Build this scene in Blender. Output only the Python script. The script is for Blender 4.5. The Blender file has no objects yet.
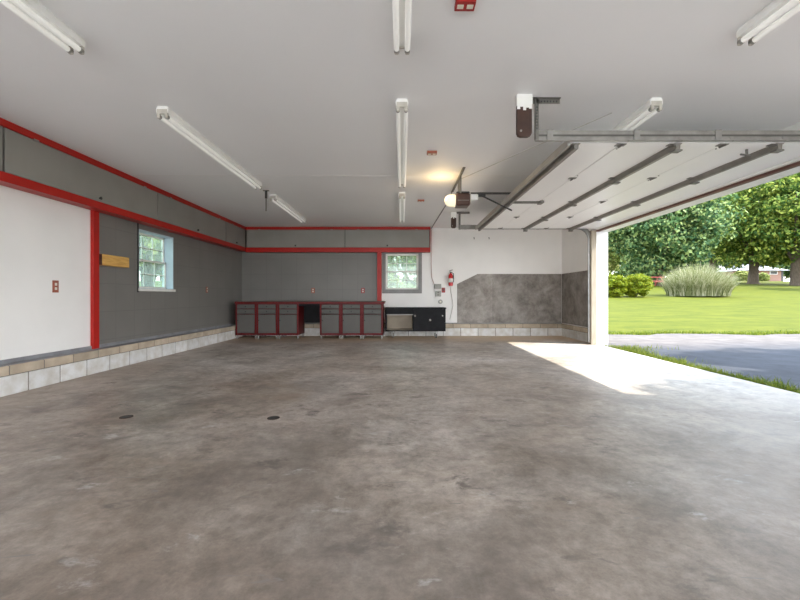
import bpy, math, random
import numpy as np
from mathutils import Vector, Matrix

random.seed(7)
rng = np.random.default_rng(11)
scene = bpy.context.scene
col = scene.collection
PI = math.pi

# ------------------------------------------------------------------ materials
def new_mat(name):
    m = bpy.data.materials.new(name); m.use_nodes = True
    nt = m.node_tree
    b = nt.nodes['Principled BSDF']
    return m, nt, b

def rgba(c): return (c[0], c[1], c[2], 1.0)

def mat(name, c1, c2=None, scale=6.0, rough=0.5, metal=0.0, bump=0.0, bscale=60.0, island=0.0, detail=5.0, spec=None, stretch=None):
    """plain principled surface with a soft two-tone noise, optional bump and per-piece tone"""
    m, nt, b = new_mat(name)
    N, L = nt.nodes, nt.links
    b.inputs['Roughness'].default_value = rough
    b.inputs['Metallic'].default_value = metal
    if spec is not None: b.inputs['Specular IOR Level'].default_value = spec
    tc = N.new('ShaderNodeTexCoord')
    vec = tc.outputs['Object']
    if stretch:
        mp = N.new('ShaderNodeMapping'); mp.inputs['Scale'].default_value = stretch
        L.new(vec, mp.inputs['Vector']); vec = mp.outputs['Vector']
    if c2 is None: c2 = tuple(x * 0.9 for x in c1)
    n = N.new('ShaderNodeTexNoise'); n.inputs['Scale'].default_value = scale; n.inputs['Detail'].default_value = detail
    L.new(vec, n.inputs['Vector'])
    r = N.new('ShaderNodeValToRGB')
    r.color_ramp.elements[0].position = 0.35; r.color_ramp.elements[1].position = 0.65
    r.color_ramp.elements[0].color = rgba(c2); r.color_ramp.elements[1].color = rgba(c1)
    L.new(n.outputs['Fac'], r.inputs['Fac'])
    out = r.outputs['Color']
    if island:
        g = N.new('ShaderNodeNewGeometry')
        mr = N.new('ShaderNodeMapRange'); mr.inputs['To Min'].default_value = 1 - island; mr.inputs['To Max'].default_value = 1 + island
        L.new(g.outputs['Random Per Island'], mr.inputs['Value'])
        mx = N.new('ShaderNodeMix'); mx.data_type = 'RGBA'; mx.blend_type = 'MULTIPLY'; mx.inputs['Factor'].default_value = 1
        L.new(out, mx.inputs['A']); L.new(mr.outputs['Result'], mx.inputs['B'])
        out = mx.outputs['Result']
    L.new(out, b.inputs['Base Color'])
    if bump:
        n2 = N.new('ShaderNodeTexNoise'); n2.inputs['Scale'].default_value = bscale; n2.inputs['Detail'].default_value = 6
        L.new(vec, n2.inputs['Vector'])
        bp = N.new('ShaderNodeBump'); bp.inputs['Strength'].default_value = bump; bp.inputs['Distance'].default_value = 0.01
        L.new(n2.outputs['Fac'], bp.inputs['Height']); L.new(bp.outputs['Normal'], b.inputs['Normal'])
    return m

def leaf_mat(name, c1, c2, c3, rough=0.55, trans=0.35):
    m, nt, b = new_mat(name)
    N, L = nt.nodes, nt.links
    g = N.new('ShaderNodeNewGeometry')
    r = N.new('ShaderNodeValToRGB')
    e = r.color_ramp.elements
    e[0].position = 0; e[0].color = rgba(c1); e[1].position = 1; e[1].color = rgba(c3)
    x = e.new(0.5); x.color = rgba(c2)
    L.new(g.outputs['Random Per Island'], r.inputs['Fac'])
    L.new(r.outputs['Color'], b.inputs['Base Color'])
    b.inputs['Roughness'].default_value = rough; b.inputs['Specular IOR Level'].default_value = .15
    t = N.new('ShaderNodeBsdfTranslucent'); L.new(r.outputs['Color'], t.inputs['Color'])
    mx = N.new('ShaderNodeMixShader'); mx.inputs[0].default_value = trans
    L.new(b.outputs[0], mx.inputs[1]); L.new(t.outputs[0], mx.inputs[2])
    L.new(mx.outputs[0], N['Material Output'].inputs['Surface'])
    return m

def concrete_floor():
    m, nt, b = new_mat('concrete_slab')
    N, L = nt.nodes, nt.links
    tc = N.new('ShaderNodeTexCoord')
    sep = N.new('ShaderNodeSeparateXYZ'); L.new(tc.outputs['Object'], sep.inputs[0])
    def noise(scale, detail=6, rough=0.6, dist=0.0, stretch=(1, 1, 1), off=(0, 0, 0)):
        mp = N.new('ShaderNodeMapping'); mp.inputs['Scale'].default_value = stretch; mp.inputs['Location'].default_value = off
        L.new(tc.outputs['Object'], mp.inputs['Vector'])
        n = N.new('ShaderNodeTexNoise'); n.inputs['Scale'].default_value = scale; n.inputs['Detail'].default_value = detail
        n.inputs['Roughness'].default_value = rough; n.inputs['Distortion'].default_value = dist
        L.new(mp.outputs['Vector'], n.inputs['Vector'])
        return n.outputs['Fac']
    def ramp(f, stops):
        r = N.new('ShaderNodeValToRGB'); e = r.color_ramp.elements
        e[0].position, e[0].color = stops[0][0], rgba(stops[0][1]); e[1].position, e[1].color = stops[-1][0], rgba(stops[-1][1])
        for p, c in stops[1:-1]:
            q = e.new(p); q.color = rgba(c)
        L.new(f, r.inputs['Fac']); return r.outputs['Color']
    def mix(a, c, f, mode='MIX'):
        x = N.new('ShaderNodeMix'); x.data_type = 'RGBA'; x.blend_type = mode
        if isinstance(f, float): x.inputs['Factor'].default_value = f
        else: L.new(f, x.inputs['Factor'])
        L.new(a, x.inputs['A'])
        if isinstance(c, tuple): x.inputs['B'].default_value = rgba(c)
        else: L.new(c, x.inputs['B'])
        return x.outputs['Result']
    def fac(f, lo, hi):
        mr = N.new('ShaderNodeMapRange'); mr.inputs['From Min'].default_value = lo; mr.inputs['From Max'].default_value = hi
        L.new(f, mr.inputs['Value']); return mr.outputs['Result']
    big = noise(0.42, 5, 0.55, 0.6)
    base = ramp(big, [(0.30, (0.270, 0.225, 0.185)), (0.47, (0.385, 0.343, 0.306)), (0.66, (0.51, 0.488, 0.47))])
    mid = ramp(noise(1.7, 11, 0.76, 0.35, off=(3, 1, 0)), [(0.30, (0.50, 0.47, 0.44)), (0.48, (0.95, 0.93, 0.91)), (0.68, (1.35, 1.34, 1.34))])
    c = mix(base, mid, 1.0, 'MULTIPLY')
    fine = ramp(noise(9, 10, 0.82, 0.2), [(0.34, (0.60, 0.59, 0.58)), (0.64, (1.28, 1.28, 1.28))])
    c = mix(c, fine, 0.9, 'MULTIPLY')
    # traffic-worn darker drifts, brown tyre and oil stains
    c = mix(c, (0.19, 0.165, 0.145), fac(noise(0.75, 10, 0.7, 0.5, (1.0, 0.7, 1), (5, 9, 0)), 0.50, 0.74))
    c = mix(c, (0.36, 0.28, 0.20), fac(noise(0.9, 7, 0.6, 0.8, (0.6, 1.2, 1), (14, 2, 0)), 0.60, 0.85))
    # slab colour darkens towards the camera, painting in dimmer light besides its stains
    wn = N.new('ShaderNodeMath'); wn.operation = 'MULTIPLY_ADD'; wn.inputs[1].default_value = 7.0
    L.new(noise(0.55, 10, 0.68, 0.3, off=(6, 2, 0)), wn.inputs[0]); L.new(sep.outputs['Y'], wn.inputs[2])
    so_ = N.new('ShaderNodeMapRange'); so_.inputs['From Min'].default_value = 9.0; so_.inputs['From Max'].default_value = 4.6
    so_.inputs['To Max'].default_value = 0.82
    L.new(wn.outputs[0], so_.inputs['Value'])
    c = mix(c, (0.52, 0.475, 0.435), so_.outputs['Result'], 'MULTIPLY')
    # smudges, scuffs and fine pitting
    c = mix(c, (0.135, 0.115, 0.10), fac(noise(2.6, 12, 0.72, 0.3, (1.0, 1.5, 1), (8, 3, 0)), 0.575, 0.66))
    c = mix(c, (0.56, 0.545, 0.53), fac(noise(3.1, 12, 0.74, 0.2, (0.8, 1.3, 1), (1, 6, 0)), 0.60, 0.76))
    c = mix(c, (0.16, 0.14, 0.125), fac(noise(14, 9, 0.8, 0.1, (1, 2.2, 1), (4, 4, 0)), 0.63, 0.70))
    c = mix(c, (0.20, 0.18, 0.165), fac(noise(5.0, 4, 0.6, 2.5, (0.35, 2.2, 1), (9, 1, 0)), 0.665, 0.70))
    # brown dust band lying against the curbs at the far end
    wob = N.new('ShaderNodeMath'); wob.operation = 'MULTIPLY_ADD'; wob.inputs[1].default_value = 1.8
    L.new(noise(1.3, 5, 0.6, 0.5), wob.inputs[0]); L.new(sep.outputs['Y'], wob.inputs[2])
    dust = fac(wob.outputs[0], 9.6, 10.8)
    c = mix(c, (0.52, 0.375, 0.235), dust)
    wl = N.new('ShaderNodeMath'); wl.operation = 'MULTIPLY_ADD'; wl.inputs[1].default_value = 1.2
    L.new(noise(1.1, 5, 0.6, 0.5, off=(2, 7, 0)), wl.inputs[0]); L.new(sep.outputs['X'], wl.inputs[2])
    ld = N.new('ShaderNodeMapRange'); ld.inputs['From Min'].default_value = -2.6; ld.inputs['From Max'].default_value = -3.6
    ld.inputs['To Max'].default_value = 0.55
    L.new(wl.outputs[0], ld.inputs['Value'])
    c = mix(c, (0.35, 0.27, 0.20), ld.outputs['Result'])
    # white paint flecks and dark drips
    v = N.new('ShaderNodeTexVoronoi'); v.inputs['Scale'].default_value = 2.3
    mpv = N.new('ShaderNodeMapping'); mpv.inputs['Scale'].default_value = (1, 0.6, 1); L.new(tc.outputs['Object'], mpv.inputs['Vector'])
    L.new(mpv.outputs['Vector'], v.inputs['Vector'])
    c = mix(c, (0.75, 0.74, 0.72), fac(v.outputs['Distance'], 0.022, 0.012))
    v2 = N.new('ShaderNodeTexVoronoi'); v2.inputs['Scale'].default_value = 1.7
    mp2 = N.new('ShaderNodeMapping'); mp2.inputs['Location'].default_value = (7.3, 2.2, 0); L.new(tc.outputs['Object'], mp2.inputs['Vector'])
    L.new(mp2.outputs['Vector'], v2.inputs['Vector'])
    c = mix(c, (0.10, 0.085, 0.075), fac(v2.outputs['Distance'], 0.030, 0.012))
    L.new(c, b.inputs['Base Color'])
    rr = N.new('ShaderNodeMapRange'); rr.inputs['To Min'].default_value = 0.30; rr.inputs['To Max'].default_value = 0.58
    L.new(noise(1.6, 5, 0.6), rr.inputs['Value']); L.new(rr.outputs['Result'], b.inputs['Roughness'])
    b.inputs['Specular IOR Level'].default_value = 0.45
    bp = N.new('ShaderNodeBump'); bp.inputs['Strength'].default_value = 0.12; bp.inputs['Distance'].default_value = 0.01
    L.new(noise(30, 8, 0.7), bp.inputs['Height']); L.new(bp.outputs['Normal'], b.inputs['Normal'])
    return m

def grass_ground():
    m, nt, b = new_mat('mown_lawn')
    N, L = nt.nodes, nt.links
    tc = N.new('ShaderNodeTexCoord')
    mp = N.new('ShaderNodeMapping'); mp.inputs['Scale'].default_value = (0.5, 1.6, 1)
    L.new(tc.outputs['Object'], mp.inputs['Vector'])
    n = N.new('ShaderNodeTexNoise'); n.inputs['Scale'].default_value = 1.3; n.inputs['Detail'].default_value = 12; n.inputs['Roughness'].default_value = 0.82
    L.new(mp.outputs['Vector'], n.inputs['Vector'])
    r = N.new('ShaderNodeValToRGB'); e = r.color_ramp.elements
    e[0].position = 0.33; e[0].color = (0.036, 0.052, 0.003, 1); e[1].position = 0.66; e[1].color = (0.100, 0.104, 0.008, 1)
    L.new(n.outputs['Fac'], r.inputs['Fac']); L.new(r.outputs['Color'], b.inputs['Base Color'])
    b.inputs['Roughness'].default_value = 0.9; b.inputs['Specular IOR Level'].default_value = 0.1
    return m

def drive_mat():
    """blacktop with tree shade painted bluish dark and sunlight as a pale pinkish strip"""
    m, nt, b = new_mat('blacktop_painted_shade')
    N, L = nt.nodes, nt.links
    tc = N.new('ShaderNodeTexCoord'); sep = N.new('ShaderNodeSeparateXYZ'); L.new(tc.outputs['Object'], sep.inputs[0])
    def nz(sc, det, st=(1, 1, 1)):
        mp = N.new('ShaderNodeMapping'); mp.inputs['Scale'].default_value = st; L.new(tc.outputs['Object'], mp.inputs['Vector'])
        n = N.new('ShaderNodeTexNoise'); n.inputs['Scale'].default_value = sc; n.inputs['Detail'].default_value = det; n.inputs['Roughness'].default_value = .75
        L.new(mp.outputs['Vector'], n.inputs['Vector']); return n.outputs['Fac']
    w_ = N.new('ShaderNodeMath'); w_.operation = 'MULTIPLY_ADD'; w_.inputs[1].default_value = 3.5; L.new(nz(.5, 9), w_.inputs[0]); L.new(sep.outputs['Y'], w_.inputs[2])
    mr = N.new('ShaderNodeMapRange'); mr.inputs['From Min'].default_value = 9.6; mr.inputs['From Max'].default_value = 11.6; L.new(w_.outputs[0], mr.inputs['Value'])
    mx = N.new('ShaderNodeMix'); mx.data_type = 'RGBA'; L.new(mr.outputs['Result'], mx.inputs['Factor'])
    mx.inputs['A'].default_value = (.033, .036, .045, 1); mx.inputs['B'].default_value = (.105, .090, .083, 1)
    r = N.new('ShaderNodeMapRange'); r.inputs['From Min'].default_value = .3; r.inputs['From Max'].default_value = .7
    r.inputs['To Min'].default_value = .62; r.inputs['To Max'].default_value = 1.35; L.new(nz(2.4, 11), r.inputs['Value'])
    mu = N.new('ShaderNodeMix'); mu.data_type = 'RGBA'; mu.blend_type = 'MULTIPLY'; mu.inputs['Factor'].default_value = 1
    L.new(mx.outputs['Result'], mu.inputs['A']); L.new(r.outputs['Result'], mu.inputs['B'])
    L.new(mu.outputs['Result'], b.inputs['Base Color']); b.inputs['Roughness'].default_value = .92; b.inputs['Specular IOR Level'].default_value = .2
    return m

def board_mat(name, c1, c2):
    """cement board: cloudy grey with trowel streaks and a tone of its own per sheet"""
    m, nt, b = new_mat(name)
    N, L = nt.nodes, nt.links
    tc = N.new('ShaderNodeTexCoord')
    n = N.new('ShaderNodeTexNoise'); n.inputs['Scale'].default_value = 2.6; n.inputs['Detail'].default_value = 9; n.inputs['Roughness'].default_value = 0.74; n.inputs['Distortion'].default_value = 0.25
    L.new(tc.outputs['Object'], n.inputs['Vector'])
    r = N.new('ShaderNodeValToRGB'); e = r.color_ramp.elements
    e[0].position = 0.32; e[0].color = rgba(c2); e[1].position = 0.72; e[1].color = rgba(c1)
    L.new(n.outputs['Fac'], r.inputs['Fac'])
    g = N.new('ShaderNodeObjectInfo')
    mr = N.new('ShaderNodeMapRange'); mr.inputs['To Min'].default_value = 0.78; mr.inputs['To Max'].default_value = 1.22
    L.new(g.outputs['Random'], mr.inputs['Value'])
    mx = N.new('ShaderNodeMix'); mx.data_type = 'RGBA'; mx.blend_type = 'MULTIPLY'; mx.inputs['Factor'].default_value = 1
    L.new(r.outputs['Color'], mx.inputs['A']); L.new(mr.outputs['Result'], mx.inputs['B'])
    L.new(mx.outputs['Result'], b.inputs['Base Color'])
    b.inputs['Roughness'].default_value = 0.8
    return m

def peg_mat(name, c, hole):
    """painted tileboard: grey with a faint square score grid"""
    m, nt, b = new_mat(name)
    N, L = nt.nodes, nt.links
    tc = N.new('ShaderNodeTexCoord'); sep = N.new('ShaderNodeSeparateXYZ'); L.new(tc.outputs['Object'], sep.inputs[0])
    add = N.new('ShaderNodeMath'); add.operation = 'ADD'; L.new(sep.outputs['X'], add.inputs[0]); L.new(sep.outputs['Y'], add.inputs[1])
    cb = N.new('ShaderNodeCombineXYZ'); L.new(add.outputs[0], cb.inputs['X']); L.new(sep.outputs['Z'], cb.inputs['Y'])
    br = N.new('ShaderNodeTexBrick'); br.offset = 0.0; br.inputs['Scale'].default_value = 1
    br.inputs['Brick Width'].default_value = 0.41; br.inputs['Row Height'].default_value = 0.41; br.inputs['Mortar Size'].default_value = 0.006
    br.inputs['Color1'].default_value = rgba(c); br.inputs['Color2'].default_value = rgba(tuple(x * 0.96 for x in c)); br.inputs['Mortar'].default_value = rgba(hole)
    L.new(cb.outputs[0], br.inputs['Vector'])
    n = N.new('ShaderNodeTexNoise'); n.inputs['Scale'].default_value = 1.8; n.inputs['Detail'].default_value = 6
    L.new(tc.outputs['Object'], n.inputs['Vector'])
    mr = N.new('ShaderNodeMapRange'); mr.inputs['To Min'].default_value = 0.85; mr.inputs['To Max'].default_value = 1.15
    L.new(n.outputs['Fac'], mr.inputs['Value'])
    mx = N.new('ShaderNodeMix'); mx.data_type = 'RGBA'; mx.blend_type = 'MULTIPLY'; mx.inputs['Factor'].default_value = 1
    L.new(br.outputs['Color'], mx.inputs['A']); L.new(mr.outputs['Result'], mx.inputs['B'])
    L.new(mx.outputs['Result'], b.inputs['Base Color']); b.inputs['Roughness'].default_value = 0.42
    return m

def glass_mat():
    m, nt, b = new_mat('window_glass')
    N, L = nt.nodes, nt.links
    t = N.new('ShaderNodeBsdfTransparent'); t.inputs['Color'].default_value = (0.60, 0.70, 0.65, 1)
    gl = N.new('ShaderNodeBsdfGlossy'); gl.inputs['Roughness'].default_value = 0.03
    mx = N.new('ShaderNodeMixShader'); mx.inputs[0].default_value = .06; L.new(t.outputs[0], mx.inputs[1]); L.new(gl.outputs[0], mx.inputs[2])
    d = N.new('ShaderNodeBsdfTranslucent'); d.inputs['Color'].default_value = (.82, .90, .86, 1)
    m2 = N.new('ShaderNodeMixShader'); m2.inputs[0].default_value = .10; L.new(mx.outputs[0], m2.inputs[1]); L.new(d.outputs[0], m2.inputs[2])
    L.new(m2.outputs[0], N['Material Output'].inputs['Surface'])
    return m

def glow_mat(name, c, s):
    m, nt, b = new_mat(name)
    b.inputs['Base Color'].default_value = rgba(c)
    b.inputs['Emission Color'].default_value = rgba(c); b.inputs['Emission Strength'].default_value = s
    return m

M = dict(
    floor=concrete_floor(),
    ceiling=mat('ceiling_paint', (0.87, 0.87, 0.875), (0.85, 0.85, 0.855), 0.9, 0.62, bump=0.05, bscale=25),
    white_wall=mat('white_wall_paint', (0.85, 0.835, 0.81), (0.81, 0.795, 0.77), 1.6, 0.6, bump=0.06, bscale=12),
    grey_wall=peg_mat('grey_tileboard', (0.180, 0.171, 0.158), (0.152, 0.144, 0.134)),
    grey_door=mat('grey_cabinet_paint', (0.265, 0.252, 0.228), (0.235, 0.224, 0.203), 2.2, 0.45),
    red=mat('red_gloss_paint', (0.44, 0.018, 0.012), (0.38, 0.015, 0.010), 3, 0.36, spec=.25),
    dark_red=mat('dark_red_frame_paint', (0.14, 0.005, 0.006), (0.10, 0.004, 0.005), 5, 0.45, spec=.25),
    sill_grey=mat('sill_plate_paint', (0.25, 0.255, 0.27), (0.19, 0.19, 0.2), 5, 0.6),
    block=mat('painted_block', (0.67, 0.67, 0.665), (0.54, 0.515, 0.47), 7, 0.8, bump=0.4, bscale=45, island=0.09),
    cap=mat('tan_cap_block', (0.50, 0.42, 0.32), (0.39, 0.32, 0.24), 6, 0.85, bump=0.4, bscale=45, island=0.12),
    mortar=mat('mortar', (0.22, 0.195, 0.165), (0.17, 0.15, 0.125), 9, 0.9),
    board=board_mat('cement_board', (0.40, 0.37, 0.34), (0.125, 0.11, 0.098)),
    fixture=mat('fixture_enamel', (0.88, 0.875, 0.85), (0.84, 0.835, 0.81), 4, 0.3),
    tube=glow_mat('fluorescent_tube_glass', (0.90, 0.895, 0.86), 0.05),
    holder=mat('lampholder_plastic', (0.55, 0.52, 0.46), (0.45, 0.42, 0.37), 9, 0.4),
    steel=mat('galvanised_steel', (0.33, 0.32, 0.30), (0.25, 0.24, 0.225), 9, 0.42, metal=0.55),
    dull_steel=mat('dull_steel', (0.21, 0.20, 0.182), (0.16, 0.152, 0.14), 9, 0.5, metal=0.4),
    chrome=mat('chrome', (0.75, 0.75, 0.75), (0.65, 0.65, 0.65), 9, 0.2, metal=1.0),
    door_white=mat('door_skin', (0.88, 0.875, 0.86), (0.86, 0.855, 0.84), 2, 0.4),
    edge=mat('edge_channel_steel', (0.42, 0.40, 0.37), (0.36, 0.34, 0.31), 7, 0.45, metal=0.2),
    groove=mat('track_groove', (0.10, 0.095, 0.085), None, 7, 0.6),
    cab_grey=mat('cabinet_front_paint', (0.112, 0.107, 0.099), (0.098, 0.093, 0.087), 2.2, 0.5, spec=.3),
    strut=mat('strut_steel', (0.27, 0.25, 0.225), (0.21, 0.195, 0.175), 7, 0.45, metal=0.35),
    black=mat('black_paint', (0.012, 0.012, 0.014), (0.008, 0.008, 0.009), 6, 0.5, spec=.12),
    blackish=mat('black_steel', (0.03, 0.029, 0.028), None, 6, 0.4),
    brown=mat('brown_enamel', (0.085, 0.035, 0.022), (0.06, 0.026, 0.018), 8, 0.35),
    rust=mat('rust_brown_wood', (0.06, 0.024, 0.014), (0.04, 0.016, 0.010), 9, 0.6),
    wood=mat('pine_board', (0.74, 0.45, 0.13), (0.58, 0.32, 0.08), 6, 0.5, stretch=(1, 1, 9)),
    tan_wood=mat('tan_jamb_wood', (0.40, 0.34, 0.26), (0.32, 0.27, 0.20), 5, 0.6, stretch=(6, 6, 0.6)),
    seal=mat('brown_bottom_seal', (0.17, 0.075, 0.05), (0.12, 0.055, 0.04), 6, 0.6),
    worktop=mat('dark_worktop', (0.13, 0.075, 0.055), (0.075, 0.045, 0.035), 4, 0.45, stretch=(0.6, 5, 5)),
    trim_white=mat('white_trim_paint', (0.86, 0.86, 0.85), (0.82, 0.82, 0.81), 4, 0.4),
    sash=mat('sash_vinyl', (0.80, 0.79, 0.74), (0.74, 0.73, 0.68), 5, 0.4),
    casing=mat('grey_casing', (0.25, 0.245, 0.24), (0.2, 0.195, 0.19), 5, 0.5),
    reveal=mat('pale_blue_reveal_paint', (0.50, 0.58, 0.66), (0.44, 0.52, 0.6), 4, 0.5),
    beige=mat('beige_panel', (0.42, 0.35, 0.26), (0.34, 0.28, 0.21), 3, 0.6),
    plate_red=mat('red_plate', (0.36, 0.015, 0.013), (0.30, 0.012, 0.011), 8, 0.35),
    rust_plate=mat('rust_plate', (0.36, 0.10, 0.055), (0.28, 0.08, 0.045), 8, 0.4),
    ivory=mat('ivory_plastic', (0.72, 0.68, 0.58), None, 8, 0.35),
    slot=mat('dark_slot', (0.02, 0.02, 0.02), None, 8, 0.5),
    grey_box=mat('grey_box_paint', (0.36, 0.36, 0.33), (0.30, 0.30, 0.27), 8, 0.5),
    ext_red=mat('extinguisher_red', (0.55, 0.015, 0.02), (0.48, 0.013, 0.018), 8, 0.25),
    label_white=mat('label_paper', (0.80, 0.78, 0.74), None, 8, 0.5),
    cable=mat('grey_cable', (0.22, 0.21, 0.20), None, 8, 0.5),
    pale_cable=mat('pale_cable', (0.55, 0.53, 0.5), None, 8, 0.5),
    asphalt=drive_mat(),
    bounce_pad=mat('bounce_pad_concrete', (0.66, 0.64, 0.61), (0.56, 0.54, 0.51), 1.2, 0.85, bump=.2, bscale=40),
    lawn=grass_ground(),
    bark=mat('oak_bark', (0.115, 0.085, 0.06), (0.06, 0.045, 0.032), 5, 0.9, bump=0.8, bscale=9, stretch=(3, 3, 0.5)),
    leaf_dark=leaf_mat('dark_leaves', (0.026, 0.068, 0.032), (0.085, 0.165, 0.058), (0.34, 0.42, 0.16)),
    leaf_mid=leaf_mat('mid_leaves', (0.034, 0.084, 0.020), (0.13, 0.21, 0.038), (0.44, 0.48, 0.10)),
    leaf_lime=leaf_mat('lime_leaves', (0.075, 0.125, 0.006), (0.17, 0.22, 0.010), (0.32, 0.32, 0.022)),
    leaf_yellow=leaf_mat('yellow_green_leaves', (0.12, 0.17, 0.04), (0.26, 0.30, 0.08), (0.48, 0.46, 0.18)),
    blade=leaf_mat('grass_blades', (0.045, 0.080, 0.008), (0.11, 0.15, 0.014), (0.22, 0.235, 0.03)),
    plume=leaf_mat('plume_grass_blades', (0.085, 0.115, 0.03), (0.21, 0.225, 0.10), (0.52, 0.49, 0.34)),
    house_brick=mat('pink_brick', (0.30, 0.17, 0.135), (0.24, 0.13, 0.10), 8, 0.85),
    shingle=mat('grey_shingle', (0.26, 0.26, 0.27), (0.21, 0.21, 0.22), 6, 0.8),
    red_wood=mat('red_painted_wood', (0.50, 0.10, 0.09), (0.40, 0.07, 0.065), 5, 0.6),
    glass=glass_mat(),
    lamp_glow=glow_mat('opener_lamp', (1.0, 0.90, 0.66), 0.16),
)

# ------------------------------------------------------------------ geometry helpers
class MB:
    def __init__(self): self.v, self.f = [], []
    def add(self, verts, faces):
        o = len(self.v); self.v += [tuple(p) for p in verts]; self.f += [tuple(i + o for i in q) for q in faces]; return self
    def box(self, x0, x1, y0, y1, z0, z1, ch=0.0):
        """box; ch > 0 chamfers every edge"""
        x0, x1 = min(x0, x1), max(x0, x1); y0, y1 = min(y0, y1), max(y0, y1); z0, z1 = min(z0, z1), max(z0, z1)
        if ch <= 0:
            P = [(x, y, z) for x in (x0, x1) for y in (y0, y1) for z in (z0, z1)]
            return self.add(P, [(0, 1, 3, 2), (4, 6, 7, 5), (0, 4, 5, 1), (2, 3, 7, 6), (0, 2, 6, 4), (1, 5, 7, 3)])
        ch = min(ch, (x1 - x0) * .45, (y1 - y0) * .45, (z1 - z0) * .45)
        V = {}; P = []
        lo, hi = (x0, y0, z0), (x1, y1, z1)
        for c in [(a, b, d) for a in (0, 1) for b in (0, 1) for d in (0, 1)]:
            for ax in range(3):
                p = []
                for k in range(3):
                    base = hi[k] if c[k] else lo[k]
                    p.append(base if k == ax else base + (-ch if c[k] else ch))
                V[(c, ax)] = len(P); P.append(tuple(p))
        F = []
        for ax in range(3):
            u, w = [k for k in range(3) if k != ax]
            for s in (0, 1):
                cs = []
                for (a, b) in ((0, 0), (1, 0), (1, 1), (0, 1)):
                    c = [0, 0, 0]; c[ax] = s; c[u] = a; c[w] = b; cs.append(V[(tuple(c), ax)])
                F.append(tuple(cs))
        for ax in range(3):
            u, w = [k for k in range(3) if k != ax]
            for a in (0, 1):
                for b in (0, 1):
                    c0 = [0, 0, 0]; c0[u] = a; c0[w] = b; c1 = list(c0); c1[ax] = 1
                    F.append((V[(tuple(c0), u)], V[(tuple(c1), u)], V[(tuple(c1), w)], V[(tuple(c0), w)]))
        for c in [(a, b, d) for a in (0, 1) for b in (0, 1) for d in (0, 1)]:
            F.append((V[(c, 0)], V[(c, 1)], V[(c, 2)]))
        return self.add(P, F)
    def tube(self, pts, r, n=8, caps=True):
        pts = [Vector(p) for p in pts]; R = r if isinstance(r, (list, tuple)) else [r] * len(pts)
        rings = []; prev = None
        for i, p in enumerate(pts):
            d = (pts[min(i + 1, len(pts) - 1)] - pts[max(i - 1, 0)]).normalized()
            if prev is None:
                a = Vector((0, 0, 1)) if abs(d.z) < 0.9 else Vector((1, 0, 0))
                u = d.cross(a).normalized()
            else:
                u = (prev - d * prev.dot(d)).normalized()
            prev = u; w = d.cross(u)
            rings.append([p + (u * math.cos(2 * PI * k / n) + w * math.sin(2 * PI * k / n)) * R[i] for k in range(n)])
        P = [q for ring in rings for q in ring]; F = []
        for i in range(len(rings) - 1):
            for k in range(n):
                F.append((i * n + k, i * n + (k + 1) % n, (i + 1) * n + (k + 1) % n, (i + 1) * n + k))
        if caps:
            F.append(tuple(range(n))[::-1]); F.append(tuple((len(rings) - 1) * n + k for k in range(n)))
        return self.add(P, F)
    def prism(self, poly, axis, a, b):
        """polygon of 2D points extruded along axis ('x','y','z') from a to b"""
        def put(p, t):
            return {'x': (t, p[0], p[1]), 'y': (p[0], t, p[1]), 'z': (p[0], p[1], t)}[axis]
        n = len(poly)
        P = [put(p, a) for p in poly] + [put(p, b) for p in poly]
        F = [tuple(range(n)), tuple(range(2 * n - 1, n - 1, -1))] + [(k, k + n, (k + 1) % n + n, (k + 1) % n) for k in range(n)]
        return self.add(P, F)
    def lathe(self, prof, origin, axis='z', n=20):
        """profile of (radius, height) turned about an axis through origin"""
        o = Vector(origin); P = []
        for r, h in prof:
            for k in range(n):
                c, s = r * math.cos(2 * PI * k / n), r * math.sin(2 * PI * k / n)
                P.append(o + Vector({'z': (c, s, h), 'x': (h, c, s), 'y': (c, h, s)}[axis]))
        F = [tuple(range(n))]
        for i in range(len(prof) - 1):
            for k in range(n):
                F.append((i * n + k, i * n + (k + 1) % n, (i + 1) * n + (k + 1) % n, (i + 1) * n + k))
        F.append(tuple((len(prof) - 1) * n + k for k in range(n)))
        return self.add(P, F)
    def build(self, name, m, parent=None, smooth=False, fix=True):
        o_ = Vector((0, 0, 0))
        p = parent
        while p is not None: o_ += p.location; p = p.parent
        me = bpy.data.meshes.new(name)
        me.from_pydata([tuple(Vector(q) - o_) for q in self.v], [], self.f)
        if fix:
            import bmesh
            bm = bmesh.new(); bm.from_mesh(me); bmesh.ops.recalc_face_normals(bm, faces=bm.faces); bm.to_mesh(me); bm.free()
        if smooth:
            for q in me.polygons: q.use_smooth = True
            try: me.set_sharp_from_angle(angle=math.radians(40))
            except Exception: pass
        for mm in (m if isinstance(m, (list, tuple)) else [m]): me.materials.append(mm)
        o = bpy.data.objects.new(name, me); col.objects.link(o)
        if parent is not None: o.parent = parent
        return o

def tag(o, label, cat, group=None, kind=None):
    o['label'] = label; o['category'] = cat
    if group: o['group'] = group
    if kind: o['kind'] = kind
    return o
def empty(name, loc):
    o = bpy.data.objects.new(name, None); col.objects.link(o); o.location = loc; o.empty_display_size = 0.1
    return o
def thing(name, label, cat, loc=(0, 0, 0), group=None): return tag(empty(name, loc), label, cat, group)
def struct(o): o['kind'] = 'structure'; return o
def copy_tree(o, parent=None):
    c = o.copy(); col.objects.link(c)
    if parent is not None: c.parent = parent
    for ch in list(o.children): copy_tree(ch, c)
    return c
def box(*a, ch=0.0): return MB().box(*a, ch=ch)

# ------------------------------------------------------------------ dimensions
XL, XLW = -4.14, -4.31          # curb face and recessed wall face on the window side
XR, XRW = 4.22, 4.30            # curb face and wall face on the garage-door side
YF, YB = 10.45, 10.62           # far upper cabinet face, far wall face
ZC = 2.883
Y0 = -3.0

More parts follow.
